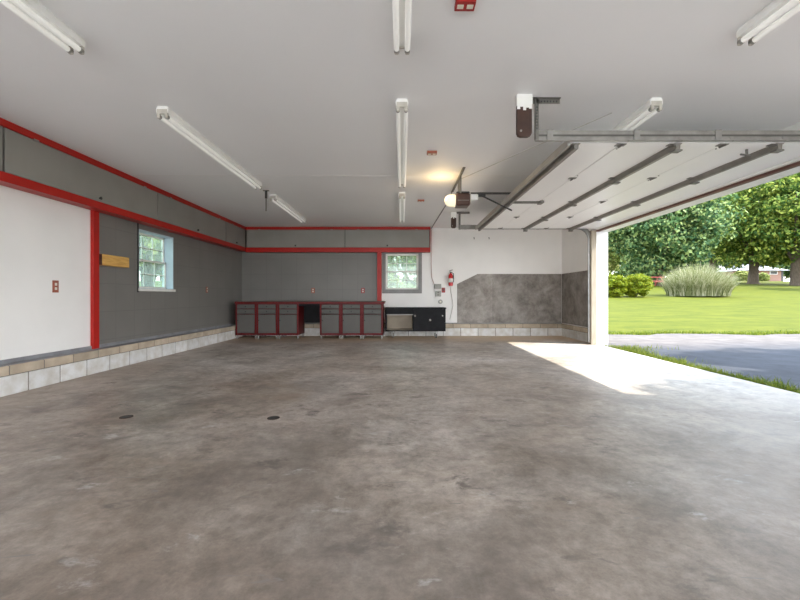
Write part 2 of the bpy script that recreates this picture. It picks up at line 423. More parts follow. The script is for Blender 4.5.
# ------------------------------------------------------------------ room shell
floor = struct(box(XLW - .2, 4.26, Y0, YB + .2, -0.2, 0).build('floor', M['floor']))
ceiling = struct(box(XLW - .2, 4.5, Y0, YB + .2, ZC, ZC + .25).build('ceiling', M['ceiling']))

# window-side wall: white sheet then grey tileboard with a window opening
WY0, WY1, WZ0, WZ1 = 6.46, 7.45, 1.16, 2.15
struct(box(XLW - .2, XLW, Y0, 5.48, .31, ZC).build('wall_left', M['white_wall']))
g = MB()
g.box(XLW - .2, XLW, 5.48, WY0, .31, ZC); g.box(XLW - .2, XLW, WY1, YB + .2, .31, ZC)
g.box(XLW - .2, XLW, WY0, WY1, .31, WZ0); g.box(XLW - .2, XLW, WY0, WY1, WZ1, ZC)
struct(g.build('wall_left', M['grey_wall']))
# far wall: grey bay, then white bay with its window opening
BX0, BX1, BZ0, BZ1 = -0.44, 0.44, 1.22, 2.19
XP = -0.58
g = box(XLW, XP, YB, YB + .2, .31, ZC); struct(g.build('wall_back', M['grey_wall']))
g = MB()
g.box(XP, BX0, YB, YB + .2, .31, ZC); g.box(BX1, 4.5, YB, YB + .2, .31, ZC)
g.box(BX0, BX1, YB, YB + .2, .31, BZ0); g.box(BX0, BX1, YB, YB + .2, BZ1, ZC)
struct(g.build('wall_back', M['white_wall']))
# garage-door side: pier beyond the opening, header, near pier
JY = 8.55
g = MB(); g.box(XRW, 4.44, JY + .12, YB, .31, ZC)
g.box(4.2, 4.44, 3.62, JY + .12, 2.47, ZC); g.box(4.2, 4.44, .6, 3.62, 0, ZC)
struct(g.build('wall_right', M['white_wall']))
struct(box(4.2, 4.46, JY, JY + .13, -.08, 2.47, ch=.004).build('trim_jamb', M['trim_white']))
struct(box(4.09, 4.2, JY - .02, JY + .10, 0, 2.47, ch=.004).build('trim_jamb', M['tan_wood']))
struct(box(4.2, 4.265, 3.62, JY, 2.44, 2.475).build('trim_header', M['seal']))
struct(box(4.27, 4.36, 3.62, JY, 2.44, 2.475).build('trim_header', M['trim_white']))
struct(box(4.36, 4.47, 3.62, JY, 2.435, 2.56).build('trim_header', M['trim_white']))

# block curbs
def curb(name, fixed, a0, a1, axis, side, first, cfirst, pitch=.407):
    """one course of blocks and one thinner cap course with raked joints; axis 'y' runs along Y at X = fixed"""
    mb = MB(); mats = []
    def put(u0, u1, z0, z1, inset, ch, mi):
        n0 = len(mb.f)
        d0, d1 = (fixed + side * inset, fixed + side * .2)
        if axis == 'y': mb.box(d0, d1, u0, u1, z0, z1, ch=ch)
        else: mb.box(u0, u1, d0, d1, z0, z1, ch=ch)
        mats.extend([mi] * (len(mb.f) - n0))
    put(a0, a1, 0, .305, .008, 0, 2)
    for start, z0, z1, mi in ((first, 0, .203, 0), (cfirst, .212, .31, 1)):
        u = start
        while u > a0: u -= pitch
        while u < a1:
            p, q = max(u + .007, a0), min(u + pitch - .007, a1)
            if q - p > .03: put(p, q, z0, z1, 0, .006, mi)
            u += pitch
    o = mb.build(name, [M['block'], M['cap'], M['mortar']])
    for p, k in zip(o.data.polygons, mats): p.material_index = k
    return struct(o)
curb('baseboard_left', XL, Y0, YB, 'y', -1, 4.384, 4.58)
curb('baseboard_back', 10.42, XL, 4.4, 'x', 1, 1.55, 1.35, .46)
curb('baseboard_right', XR, JY + .14, 10.42, 'y', 1, 8.7, 8.9, .43)
# painted sill plates on top of the curbs
struct(box(XLW, XLW + .02, Y0, YB, .31, .356).build('trim_sill', M['sill_grey']))
struct(box(XLW - .02, XL - .02, Y0, YB, .305, .3115).build('trim_sill', M['sill_grey']))
struct(box(XLW + .02, XRW, YB - .015, YB, .31, .335).build('trim_sill', M['casing']))

# red trim: crown strips, beams and posts
def red(name, *a, ch=.004): return struct(box(*a, ch=ch).build(name, M['red']))
red('trim_crown', XLW, XL + .012, Y0, YF, 2.806, ZC)
red('trim_crown', XL, .752, YF - .012, YB, 2.81, ZC)
red('trim_beam', XLW, XL + .01, Y0, YF + .02, 2.235, 2.335)
red('trim_beam', XL, .752, YF - .01, YB, 2.215, 2.335)
red('trim_post', XLW, XLW + .045, 5.46, 5.57, .311, 2.235)
red('trim_post', -.66, -.545, YF + .03, YB, .31, 2.215)
red('trim_end', .735, .75, YF - .008, YB, 2.335, 2.81)

# ------------------------------------------------------------------ overhead cabinets with flip-up doors
def overhead(label, runs, axis):
    fx = XL if axis == 'y' else YF
    loc = (XLW + .05, 6, 2.335) if axis == 'y' else (-1.7, YB - .05, 2.335)
    t = thing('overhead_cabinet', label, 'cabinet', loc)
    a, b = runs[0][0], runs[-1][1]
    if axis == 'y':
        box(XLW + .002, fx - .03, a, b, 2.338, 2.803).build('carcass', M['slot'], t)
    else:
        box(a, b, fx + .03, YB - .002, 2.338, 2.807).build('carcass', M['slot'], t)
    for k, (p, q) in enumerate(runs):
        g_ = .014 if k == 0 or axis == 'y' else .008
        if axis == 'y': d = box(fx - .022, fx, p + .012, q - .012, 2.34, 2.802, ch=.003).build('flip_door', M['grey_door'], t)
        else: d = box(p + .008, q - .008, fx, fx + .022, 2.34, 2.806, ch=.003).build('flip_door', M['grey_door'], t)
        mid = (p + q) / 2
        prof = [(.010, 0), (.010, .012), (.020, .016), (.022, .026), (.014, .032)]
        if axis == 'y': MB().lathe(prof, (fx, mid, 2.385), 'x', 12).build('knob', M['blackish'], d, smooth=True)
        else: MB().lathe([(r, -h) for r, h in prof], (mid, fx, 2.385), 'y', 12).build('knob', M['blackish'], d, smooth=True)
        for e in (p + .35, q - .35):
            if axis == 'y': box(fx, fx + .017, e - .03, e + .03, 2.79, 2.812).build('hinge', M['steel'], d)
            else: box(e - .03, e + .03, fx - .017, fx, 2.794, 2.816).build('hinge', M['steel'], d)
    return t
overhead('long grey flip-up overhead cabinet above the side wall with the white sheet and window',
         [(1.52, 4.11), (4.11, 6.70), (6.70, 9.29), (9.29, YF - .005)], 'y')
overhead('shorter grey two-door overhead cabinet on the far wall above the workbench',
         [(XL + .02, -1.51), (-1.51, .735)], 'x')

# ------------------------------------------------------------------ windows
def sash(mb, u0, u1, z0, z1, put, rail=.034, cols=3, rows=2, depth=(0, .03)):
    d0, d1 = depth
    put(mb, u0, u1, z0, z0 + rail, d0, d1); put(mb, u0, u1, z1 - rail, z1, d0, d1)
    put(mb, u0, u0 + rail, z0, z1, d0, d1); put(mb, u1 - rail, u1, z0, z1, d0, d1)
    for k in range(1, cols):
        u = u0 + rail + (u1 - u0 - 2 * rail) * k / cols; put(mb, u - .006, u + .006, z0 + rail, z1 - rail, d0 + .006, d1 - .006)
    for k in range(1, rows):
        z = z0 + rail + (z1 - z0 - 2 * rail) * k / rows; put(mb, u0 + rail, u1 - rail, z - .006, z + .006, d0 + .006, d1 - .006)
# window in the side wall (depth grows outwards, -X)
def putL(mb, u0, u1, z0, z1, d0, d1): mb.box(XLW - d0, XLW - d1, u0, u1, z0, z1)
def putB(mb, u0, u1, z0, z1, d0, d1): mb.box(u0, u1, YB + d0, YB + d1, z0, z1)
def window(name, put, a0, a1, z0, z1, casing_w, casing_m, reveal_m, sd):
    w = empty(name, (XLW - .1, (a0 + a1) / 2, z0) if put is putL else ((a0 + a1) / 2, YB + .1, z0)); struct(w)
    mb = MB(); t = .018
    put(mb, a0, a0 + t, z0, z1, 0, .2); put(mb, a1 - t, a1, z0, z1, 0, .2); put(mb, a0, a1, z1 - t, z1, 0, .2); put(mb, a0, a1, z0, z0 + t, 0, .2)
    mb.build('reveal', reveal_m, w)
    if casing_w:
        mb = MB(); c = casing_w
        put(mb, a0 - c, a0, z0 - c, z1 + c, -.02, .0); put(mb, a1, a1 + c, z0 - c, z1 + c, -.02, .0)
        put(mb, a0, a1, z1, z1 + c, -.02, 0); put(mb, a0, a1, z0 - c, z0, -.02, 0)
        mb.build('casing', casing_m, w)
    mb = MB(); put(mb, a0 - .02, a1 + .02, z0 - .03, z0 + .012, -.03, sd)
    mb.build('sill', M['sash'] if put is putL else casing_m, w)
    zm = (z0 + z1) / 2
    b0, b1 = a0 + t, a1 - t
    for nm, q0, q1, d in (('upper_sash', zm - .02, z1 - t, sd + .035), ('lower_sash', z0 + t, zm + .02, sd)):
        mb = MB(); sash(mb, b0, b1, q0, q1, put, depth=(d, d + .03))
        s = mb.build(nm, M['sash'], w)
        mb = MB(); put(mb, b0 + .03, b1 - .03, q0 + .03, q1 - .03, d + .012, d + .016)
        mb.build('glass', M['glass'], s)
    return w
window('window_1', putL, WY0, WY1, WZ0, WZ1, 0, M['casing'], M['reveal'], .13)
window('window_2', putB, BX0, BX1, BZ0, BZ1, .095, M['casing'], M['sash'], .03)
struct(box(XLW, XLW + .012, WY0 - .03, WY0 - .008, WZ0 - .05, 2.235).build('trim_window', M['slot']))

# ------------------------------------------------------------------ cement boards on the far and door-side walls
def cement(label, mb):
    tag(mb.build('cement_board', M['board']), label, 'wall board', 'grey cement boards fixed over the white walls')
zt = 1.645
x0, xa, xb, xc, xd = 1.48, 2.03, 2.42, 3.40, 4.28
cement('grey cement board with a cut-off sloping corner, next to the fire extinguisher',
       MB().prism([(x0, .335), (xb - .004, .335), (xb - .004, zt), (xa, zt), (x0, 1.375)], 'y', YB - .014, YB - .001))
cement('middle grey cement board on the far wall, between the sloping one and the corner one',
       MB().prism([(xb, .335), (xc - .004, .335), (xc - .004, zt), (xb, zt)], 'y', YB - .014, YB - .001))
cement('grey cement board on the far wall that meets the corner by the garage door',
       MB().prism([(xc, .335), (xd, .335), (xd, zt), (xc, zt)], 'y', YB - .013, YB - .001))
cement('grey cement board on the short wall between far corner and garage door jamb',
       MB().prism([(JY + .13, .335), (YB - .016, .335), (YB - .016, zt), (JY + .13, zt)], 'x', XRW - .013, XRW - .001))

# ------------------------------------------------------------------ fluorescent lights
def fixture(x, y0, y1, label):
    w, L = .062, y1 - y0
    t = thing('fluorescent_light', label, 'ceiling light', (x, (y0 + y1) / 2, ZC), 'twin-tube fluorescent lights on the ceiling')
    prof = [(x - .045, ZC), (x - .06, ZC - .03), (x - .058, ZC - .066), (x + .058, ZC - .066), (x + .06, ZC - .03), (x + .045, ZC)]
    MB().prism(prof, 'y', y0, y1).build('housing', M['fixture'], t)
    for s in (-1, 1):
        tb = MB().tube([(x + s * .038, y0 + .03, ZC - .098), (x + s * .038, y1 - .03, ZC - .098)], .019, 12).build('tube', M['tube'], t, smooth=True)
        for e, d in ((y0 + .004, 1), (y1 - .004, -1)):
            MB().tube([(x + s * .038, e, ZC - .098), (x + s * .038, e + d * .03, ZC - .098)], .0195, 12).build('end_cap', M['steel'], tb, smooth=True)
    for e, d in ((y0, 1), (y1, -1)):
        mb = MB()
        for s in (-1, 1): mb.box(x + s * .038 - .015, x + s * .038 + .015, e - d * .004, e + d * .018, ZC - .118, ZC - .06, ch=.005)
        mb.box(x - .05, x + .05, e - d * .002, e + d * .012, ZC - .075, ZC - .03)
        mb.build('lampholder', M['holder'], t)
    return t
RX = (-2.32, 0.0, 2.36)
fixture(RX[0], .25, 2.82, 'twin-tube ceiling light nearest the white wall sheet, its near end cut off by the frame')
fixture(RX[0], 3.82, 6.38, 'twin-tube ceiling light whole in view, in the row over the side window')
fixture(RX[0], 7.10, 9.30, 'short-looking twin-tube ceiling light beside the hanging ceiling hook, near the far wall')
fixture(RX[1], .25, 2.82, 'twin-tube ceiling light in the middle row, cut off by the top of the frame')
fixture(RX[1], 3.68, 6.28, 'twin-tube ceiling light in the middle row, between two others')
fixture(RX[1], 6.95, 9.30, 'twin-tube ceiling light in the middle row, by the far overhead cabinet')
fixture(RX[2], .15, 2.72, 'twin-tube ceiling light before the open garage door, cut off at the frame corner')
fixture(RX[2], 3.66, 6.22, 'twin-tube ceiling light partly hidden above the raised garage door')

# ------------------------------------------------------------------ garage door, raised
ZD = 2.50
DY0, DY1 = 3.76, 8.50
SX = [1.60, 2.10, 2.60, 3.08, 3.57, 4.165]
door = thing('garage_door', 'white sectional garage door raised flat under the ceiling with grey struts', 'garage door', (2.9, 6.1, ZD))
for i in range(5):
    a, b = SX[i], SX[i + 1]
    mb = MB(); mb.box(a + .002, b - .002, DY0, DY1, ZD, ZD + .045, ch=.004)
    sec = mb.build('section', M['door_white'], door)
    if i == 0:
        pass
def strut(x, name='strut', h=.055, w=.075):
    poly = [(x - w / 2, ZD), (x - w / 2, ZD - .006), (x - .022, ZD - .010), (x - .018, ZD - h), (x + .018, ZD - h), (x + .022, ZD - .010), (x + w / 2, ZD - .006), (x + w / 2, ZD)]
    return MB().prism(poly, 'y', DY0, DY1).build(name, M['strut'], door)
MB().box(1.575, 1.60, DY0, DY1, ZD - .028, ZD + .047, ch=.004).build('edge_channel', M['edge'], door)
strut(1.66); strut(2.63); strut(3.60)
HY = (3.80, 4.87, 6.07, 7.25, 8.44)
for x in SX[1:5]:
    for y in HY:
        mb = MB()
        mb.box(x - .045, x - .006, y - .03, y + .03, ZD - .006, ZD); mb.box(x + .006, x + .045, y - .03, y + .03, ZD - .006, ZD)
        mb.tube([(x, y - .032, ZD - .012), (x, y + .032, ZD - .012)], .012, 8)
        if x in (SX[2], SX[4]): mb.box(x + .0, x + .075, y - .035, y + .035, ZD - .07, ZD - .055)
        for s in (-1, 1): mb.tube([(x + .02, y + s * .10, ZD), (x + .02, y + s * .10, ZD - .006)], .008, 6)
        mb.build('hinge', M['dull_steel'], door)
        if y in (HY[0], HY[4]):
            s = -1 if y == HY[0] else 1
            yy = DY0 if s < 0 else DY1
            MB().tube([(x, yy - s * .05, ZD + .03), (x, yy + s * .075, ZD + .03)], .006, 8).tube([(x, yy + s * .05, ZD + .03), (x, yy + s * .075, ZD + .03)], .022, 12).build('roller', M['steel'], door)
box(4.167, 4.195, DY0, DY1, ZD - .016, ZD + .045, ch=.005).build('bottom_seal', M['door_white'], door)
# bracket plate for the opener arm on the top section
mb = MB(); mb.box(1.67, 2.14, 6.05, 6.09, ZD - .03, ZD); mb.box(2.10, 2.16, 6.0, 6.14, ZD - .035, ZD)
mb.build('arm_bracket', M['dull_steel'], door)
MB().tube([(3.42, 3.92, ZD), (3.42, 3.92, ZD - .05)], .012, 8).tube([(3.36, 3.92, ZD - .05), (3.46, 3.92, ZD - .06)], .010, 8).build('latch', M['dull_steel'], door)

# tracks: C-channel horizontals curving into verticals
def track(label, y, sgn):
    """sgn +1: channel opens towards +Y (near track); -1: far track"""
    zt_ = 2.545
    t = thing('door_track', label, 'door track', (1.25, y, zt_), 'steel tracks of the raised garage door')
    path = [(1.25, zt_), (3.80, zt_)]
    R, cx, cz = .28, 3.80, zt_ - .28
    for k in range(1, 9):
        a = PI / 2 * (1 - k / 8); path.append((cx + R * math.cos(a), cz + R * math.sin(a)))
    path.append((4.08, .05))
    prof = [(0.045, .026), (.05, .0), (.044, 0.0), (-.044, 0.0), (-.05, .0), (-.045, .026)]
    n = len(path); P, F = [], []
    for i, (x, z) in enumerate(path):
        p0, p1 = path[max(i - 1, 0)], path[min(i + 1, n - 1)]
        dx, dz = p1[0] - p0[0], p1[1] - p0[1]; l = math.hypot(dx, dz); nx, nz = -dz / l, dx / l
        for (h, d) in ((.046, .030), (.046, 0), (-.046, 0), (-.046, .030), (-.042, .030), (-.042, .004), (.042, .004), (.042, .030)):
            P.append((x + nx * h, y + sgn * d, z + nz * h))
    for i in range(n - 1):
        for k in range(8): F.append((i * 8 + k, i * 8 + (k + 1) % 8, (i + 1) * 8 + (k + 1) % 8, (i + 1) * 8 + k))
    F.append(tuple(range(8))); F.append(tuple((n - 1) * 8 + k for k in range(8)))
    MB().add(P, F).build('rail', M['steel'], t)
    yb = y - sgn * .004
    box(1.25, 3.9, yb, yb - sgn * .003, zt_ - .010, zt_ + .006).build('rib', M['groove'], t)
    for x in (1.38, 2.19, 2.95):
        box(x - .028, x + .028, yb, yb - sgn * .008, zt_ - .048, zt_ + .048).build('splice_plate', M['steel'], t)
    # perforated hanger angle from the ceiling
    mb = MB()
    mb.box(1.235, 1.275, yb, yb - sgn * .005, zt_ - .05, ZC); mb.box(1.235, 1.24, yb, yb - sgn * .04, zt_ - .05, ZC)
    mb.build('hanger', M['dull_steel'], t)
    mb = MB(); mb.box(1.19, 1.47, yb, yb - sgn * .035, ZC - .006, ZC); mb.box(1.19, 1.47, yb, yb - sgn * .005, ZC - .045, ZC - .006)
    mb.build('ceiling_angle', M['dull_steel'], t)
    k = 0
    mb = MB(); z = ZC - .08
    while z > zt_ + .06:
        mb.box(1.247, 1.263, yb - sgn * .0045, yb - sgn * .0065, z - .008, z + .008); z -= .028
    mb.build('hole_row', M['slot'], t)
    mb = MB(); x = 1.30
    while x < 1.46:
        mb.box(x - .007, x + .007, yb - sgn * .0045, yb - sgn * .0065, ZC - .034, ZC - .018); x += .028
    mb.build('hole_row', M['slot'], t)
    return t
track('steel door track along the near edge of the raised garage door', 3.69, 1)
track('steel door track by the far wall, bending down to the floor beside the jamb', 8.585, -1)

# wooden stop blocks hung beside the track ends
def stop_block(x0, x1, y, z0, label):
    t = thing('stop_block', label, 'wooden block', ((x0 + x1) / 2, y, ZC), 'brown hanging stop blocks by the track ends')
    r = .035
    poly = [(x0, ZC - .10), (x0, z0 + r), (x0 + r * .3, z0 + r * .3), (x0 + r, z0), (x1 - r, z0), (x1 - r * .3, z0 + r * .3), (x1, z0 + r), (x1, ZC - .10)]
    MB().prism(poly, 'y', y - .02, y + .02).build('block', M['rust'], t)
    mb = MB(); mb.box(x0 - .004, x1 + .004, y - .024, y + .024, ZC - .095, ZC)
    for k, d in enumerate((.04, .018, .05, .026, .036)):
        w = (x1 - x0) / 5; mb.box(x0 + k * w, x0 + (k + 1) * w, y - .0225, y + .0225, ZC - .095 - d, ZC - .09)
    mb.build('painted_top', M['fixture'], t)
    MB().tube([((x0 * .75 + x1 * .25), y - .028, z0 + .05), ((x0 * .75 + x1 * .25), y - .019, z0 + .05)], .01, 8).build('bolt', M['steel'], t)
stop_block(1.05, 1.185, 3.62, 2.50, 'large brown rounded block hanging from the ceiling beside the near track end')
stop_block(1.07, 1.18, 8.62, 2.53, 'small-looking brown block hanging beside the far track end, below the opener')

# ------------------------------------------------------------------ garage door opener
OY = 6.07
op = thing('garage_door_opener', 'brown garage door opener with a lit lamp hanging from the ceiling', 'door opener', (.93, OY, ZC))
box(.815, 1.03, OY - .12, OY + .12, 2.415, 2.605, ch=.02).build('motor_housing', M['brown'], op)
box(.84, 1.01, OY - .125, OY - .119, 2.485, 2.497).build('vent_strip', M['dull_steel'], op)
box(.825, 1.02, OY - .11, OY + .11, 2.605, 2.628, ch=.006).build('chassis', M['blackish'], op)
MB().lathe([(r_, x_) for x_, r_ in ((-.002, .02), (.012, .055), (.04, .08), (.09, .092), (.155, .094))], (.66, OY, 2.51), 'x', 24).build('lamp_lens', M['lamp_glow'], op, smooth=True)
box(1.03, 1.16, OY - .07, OY + .07, 2.51, 2.60, ch=.012).build('front_cover', M['trim_white'], op)
box(1.03, 1.045, OY - .085, OY + .085, 2.45, 2.62).build('front_plate', M['holder'], op)
MB().box(1.03, 4.2, OY - .018, OY + .018, 2.612, 2.637).build('rail', M['blackish'], op)
box(1.15, 1.28, OY - .03, OY + .03, 2.572, 2.614, ch=.006).build('trolley', M['blackish'], op)
MB().tube([(1.20, OY - .03, 2.59), (1.68, OY - .03, 2.355)], .012, 8).build('straight_arm', M['blackish'], op)
MB().tube([(1.585, OY - .045, 2.405), (1.625, OY - .045, 2.43), (1.665, OY - .045, 2.475), (1.70, OY - .02, 2.492)], .011, 8).build('curved_arm', M['dull_steel'], op)
mb = MB(); mb.box(.865, .905, 5.62, 6.95, ZC - .006, ZC); mb.box(.865, .871, 5.62, 6.95, ZC - .045, ZC - .006)
mb.build('ceiling_angle', M['dull_steel'], op)
for y in (OY - .10, OY + .10):
    box(.872, .878 + .02, y - .012, y + .012, 2.60, ZC - .004).build('hanger_strap', M['dull_steel'], op)
lamp = bpy.data.lights.new('opener_lamp_light', 'POINT'); lamp.energy = 1.5; lamp.color = (1, .72, .36); lamp.shadow_soft_size = .05
lo = bpy.data.objects.new('opener_lamp_light', lamp); lo.location = (.60, OY, 2.62); col.objects.link(lo)

# cables
def cable(label, pts, r, m, name='cable'):
    return tag(MB().tube(pts, r, 6).build(name, m, smooth=True), label, 'cable')
cable('grey cable from the garage door opener along the ceiling to the far wall',
      [(.86, 6.2, 2.66), (.88, 7.1, 2.80), (.88, 7.9, ZC - .012), (.795, 10.4, ZC - .012), (.785, YB - .014, ZC - .02)], .012, M['cable'])
cable('thin wire running down the white wall from the overhead cabinet end to the wall boxes',
      [(.785, YB - .008, 2.84), (.785, YB - .008, 1.9), (.80, YB - .008, 1.55), (.86, YB - .01, 1.38)], .006, M['rust_plate'], 'wire')
cable('thin wire slanting across the ceiling from the opener towards the door header',
      [(.93, 6.15, ZC - .007), (1.52, 5.04, ZC - .007), (2.1, 3.95, ZC - .007)], .004, M['pale_cable'], 'wire')
cable('thin grey cord hanging on the white wall below the fire extinguisher',
      [(1.305, YB - .012, 1.36), (1.315, YB - .012, 1.15), (1.35, YB - .012, .95), (1.37, YB - .012, .80), (1.33, YB - .012, .62), (1.28, YB - .012, .42)], .009, M['pale_cable'], 'cord')
struct(box(-4.1, 4.3, 6.02 - .004, 6.02 + .004, ZC - .002, ZC + .01).build('trim_seam', M['white_wall']))

# ------------------------------------------------------------------ workbench cabinets
YC = 9.78
P_ = (-.47 + 4.125) / 7
def cab_x(i): return -4.125 + P_ * i
def tool_cabinet(i):
    x0, x1 = cab_x(i) + .002, cab_x(i + 1) - .002
    t = thing('tool_cabinet', '', 'cabinet', ((x0 + x1) / 2, YC, 0), 'grey and red cabinets under the long worktop')
    mb = MB()
    for a, b in ((x0, x0 + .042), (x1 - .042, x1)): mb.box(a, b, YC, YC + .03, .085, .858, ch=.003)
    mb.box(x0, x1, YC, YC + .03, .085, .128); mb.box(x0, x1, YC, YC + .03, .846, .858)
    mb.box(x0, x1, YC + .03, 10.38, .085, .10)
    mb.box(x0, x0 + .012, YC + .03, 10.38, .085, .858); mb.box(x1 - .012, x1, YC + .03, 10.38, .085, .858); mb.box(x0, x1, 10.37, 10.38, .085, .858)
    mb.build('frame', M['dark_red'], t)
    a, b = x0 + .046, x1 - .046
    kp = [(.006, 0), (.006, -.012), (.015, -.016), (.016, -.026), (.009, -.031)]
    for z0, z1 in ((.742, .842), (.612, .726)):
        d = box(a, b, YC - .012, YC + .01, z0, z1, ch=.004).build('drawer', M['cab_grey'], t)
        MB().lathe(kp, ((a + b) / 2, YC - .012, (z0 + z1) / 2), 'y', 10).build('knob', M['blackish'], d, smooth=True)
    d = box(a, b, YC - .012, YC + .01, .134, .594, ch=.004).build('door', M['cab_grey'], t)
    MB().lathe(kp, (a + .02, YC - .012, .45), 'y', 10).build('knob', M['blackish'], d, smooth=True)
    for fx in (x0 + .03, x1 - .03):
        MB().lathe([(.026, 0), (.028, .012), (.018, .03), (.018, .087)], (fx, YC + .04, 0), 'z', 12).build('foot', M['steel'], t, smooth=True)
        MB().lathe([(.026, 0), (.028, .012), (.018, .03), (.018, .087)], (fx, 10.30, 0), 'z', 12).build('foot', M['steel'], t, smooth=True)
    return t
labels = {0: 'grey two-drawer cabinet with red frame in the corner against the side curb',
          1: 'grey two-drawer cabinet with red frame, second out from the side curb under the worktop',
          2: 'grey two-drawer cabinet with red frame on the corner side of the black kneehole',
          4: 'grey two-drawer cabinet with red frame on the window side of the black kneehole',
          5: 'grey two-drawer cabinet with red frame, second out from the black low bench',
          6: 'grey two-drawer cabinet with red frame at the worktop end beside the black bench'}
proto = tool_cabinet(0); proto['label'] = labels[0]
for i in (1, 2, 4, 5, 6):
    c = copy_tree(proto); c.location.x += P_ * i; c['label'] = labels[i]
wt = thing('worktop', 'long dark worktop with red front edge lying across the grey cabinets', 'worktop', (-2.3, 10.0, .858))
box(-4.13, -.44, YC - .03, YB - .045, .880, .918, ch=.004).build('slab', M['worktop'], wt)
box(-4.13, -.44, YC - .035, YC - .028, .862, .905).build('edge_strip', M['dark_red'], wt)
box(-4.13, -.44, YC - .028, 10.41, .859, .879).build('underboard', M['dark_red'], wt)
box(cab_x(3) + .006, cab_x(4) - .006, 10.30, 10.34, .36, .858).build('kneehole_panel', M['black'], wt)
box(cab_x(3) + .004, cab_x(4) - .004, YC + .005, YC + .03, .80, .858).build('kneehole_rail', M['black'], wt)

# black low bench with one open bay
bx0, bx1, by0, by1 = -.42, 1.09, 9.86, 10.38
t = thing('low_bench', 'black low steel bench with an open beige bay, standing under the far window', 'bench', ((bx0 + bx1) / 2, 10.1, 0))
mb = MB()
mb.box(bx0, bx0 + .03, by0, by1, .17, .735); mb.box(bx1 - .03, bx1, by0, by1, .17, .735); mb.box(bx0, bx1, by1 - .015, by1, .17, .735)
mb.box(bx0, bx1, by0, by1, .17, .20); mb.box(.275, .30, by0 + .004, by1, .17, .735); mb.box(bx0, .29, by0, by0 + .03, .60, .735)
mb.build('carcass', M['black'], t)
box(bx0 - .015, bx1 + .015, by0 - .02, by1 + .01, .735, .762, ch=.005).build('top', M['black'], t)
box(bx0 + .032, .273, by1 - .06, by1 - .02, .203, .733).build('back_liner', M['beige'], t)
box(bx0 + .032, .273, by0 + .03, by1 - .06, .2005, .206).build('bay_floor', M['beige'], t)
box(bx0 + .03, .28, by0 - .006, by0 + .012, .575, .592).build('rail', M['steel'], t)
d = box(.285, bx1 - .005, by0 - .018, by0 - .001, .185, .725, ch=.004).build('door', M['black'], t)
MB().lathe([(.012, 0), (.012, -.015), (.026, -.02), (.026, -.032), (.015, -.037)], (.70, by0 - .018, .455), 'y', 14).build('knob', M['steel'], d, smooth=True)
MB().lathe([(.018, 0), (.018, -.01)], (1.01, by0 - .018, .56), 'y', 12).build('lock', M['steel'], d, smooth=True)
MB().lathe([(.012, 0), (.012, -.015), (.024, -.02), (.024, -.03)], (.325, by0 - .018, .56), 'y', 12).build('latch', M['dull_steel'], d, smooth=True)
for x in (-.22, .86):
    for y in (by0 + .08, by1 - .08):
        cs = MB().box(x - .05, x + .05, y - .05, y + .05, .16, .17).box(x - .03, x - .02, y - .02, y + .02, .05, .16).box(x + .02, x + .03, y - .02, y + .02, .05, .16).build('caster', M['steel'], t)
        MB().tube([(x - .017, y, .05), (x + .017, y, .05)], .05, 16).build('wheel', M['dull_steel'], cs, smooth=True)

# ------------------------------------------------------------------ small wall things
def outlet(label, c, axis, m, w=.075, h=.118, double=False):
    """plate with two sockets; axis gives the direction it faces: '+x', '-y', '-z'"""
    t = thing('wall_outlet' if axis != '-z' else 'ceiling_outlet', label, 'outlet', c, 'red power outlets')
    def bx(u0, u1, v0, v1, d0, d1):
        if axis == '+x': return box(c[0] + d0, c[0] + d1, c[1] + u0, c[1] + u1, c[2] + v0, c[2] + v1, ch=.002)
        if axis == '-y': return box(c[0] + u0, c[0] + u1, c[1] - d1, c[1] - d0, c[2] + v0, c[2] + v1, ch=.002)
        return box(c[0] + u0, c[0] + u1, c[1] + v0, c[1] + v1, c[2] - d1, c[2] - d0, ch=.002)
    dep = .008 if axis != '-z' else .03
    bx(-w / 2, w / 2, -h / 2, h / 2, 0, dep).build('plate', m, t)
    for k in (-1, 1):
        if axis == '-z': s = bx(k * w * .24 - .02, k * w * .24 + .02, -.018, .018, dep, dep + .004).build('socket', M['plate_red'] if False else M['ivory'], t)
        else: s = bx(-.017, .017, k * .027 - .017, k * .027 + .017, dep, dep + .003).build('socket', M['ivory'], t)
    return t
outlet('rust-red power outlet on the white wall sheet', (XLW, 4.91, 1.165), '+x', M['rust_plate'], .085, .15)
outlet('small red power outlet on the grey wall beyond the side window', (XLW, 8.72, 1.19), '+x', M['rust_plate'], .085, .13)
outlet('red power outlet over the kneehole of the workbench on the far grey wall', (-2.39, YB, 1.20), '-y', M['rust_plate'], .09, .14)
outlet('red power outlet on the far grey wall next to the red post', (-1.05, YB, 1.20), '-y', M['plate_red'], .09, .14)
outlet('bright red ceiling outlet box at the top frame edge, beside the cut-off middle light', (.395, 2.47, ZC), '-z', M['plate_red'], .125, .085)
outlet('flat red ceiling outlet beside the fully visible middle-row light', (.38, 5.03, ZC), '-z', M['rust_plate'], .125, .085)
outlet('tiny-looking dark ceiling outlet closest to the far overhead cabinet', (.36, 7.54, ZC), '-z', M['rust_plate'], .125, .085)

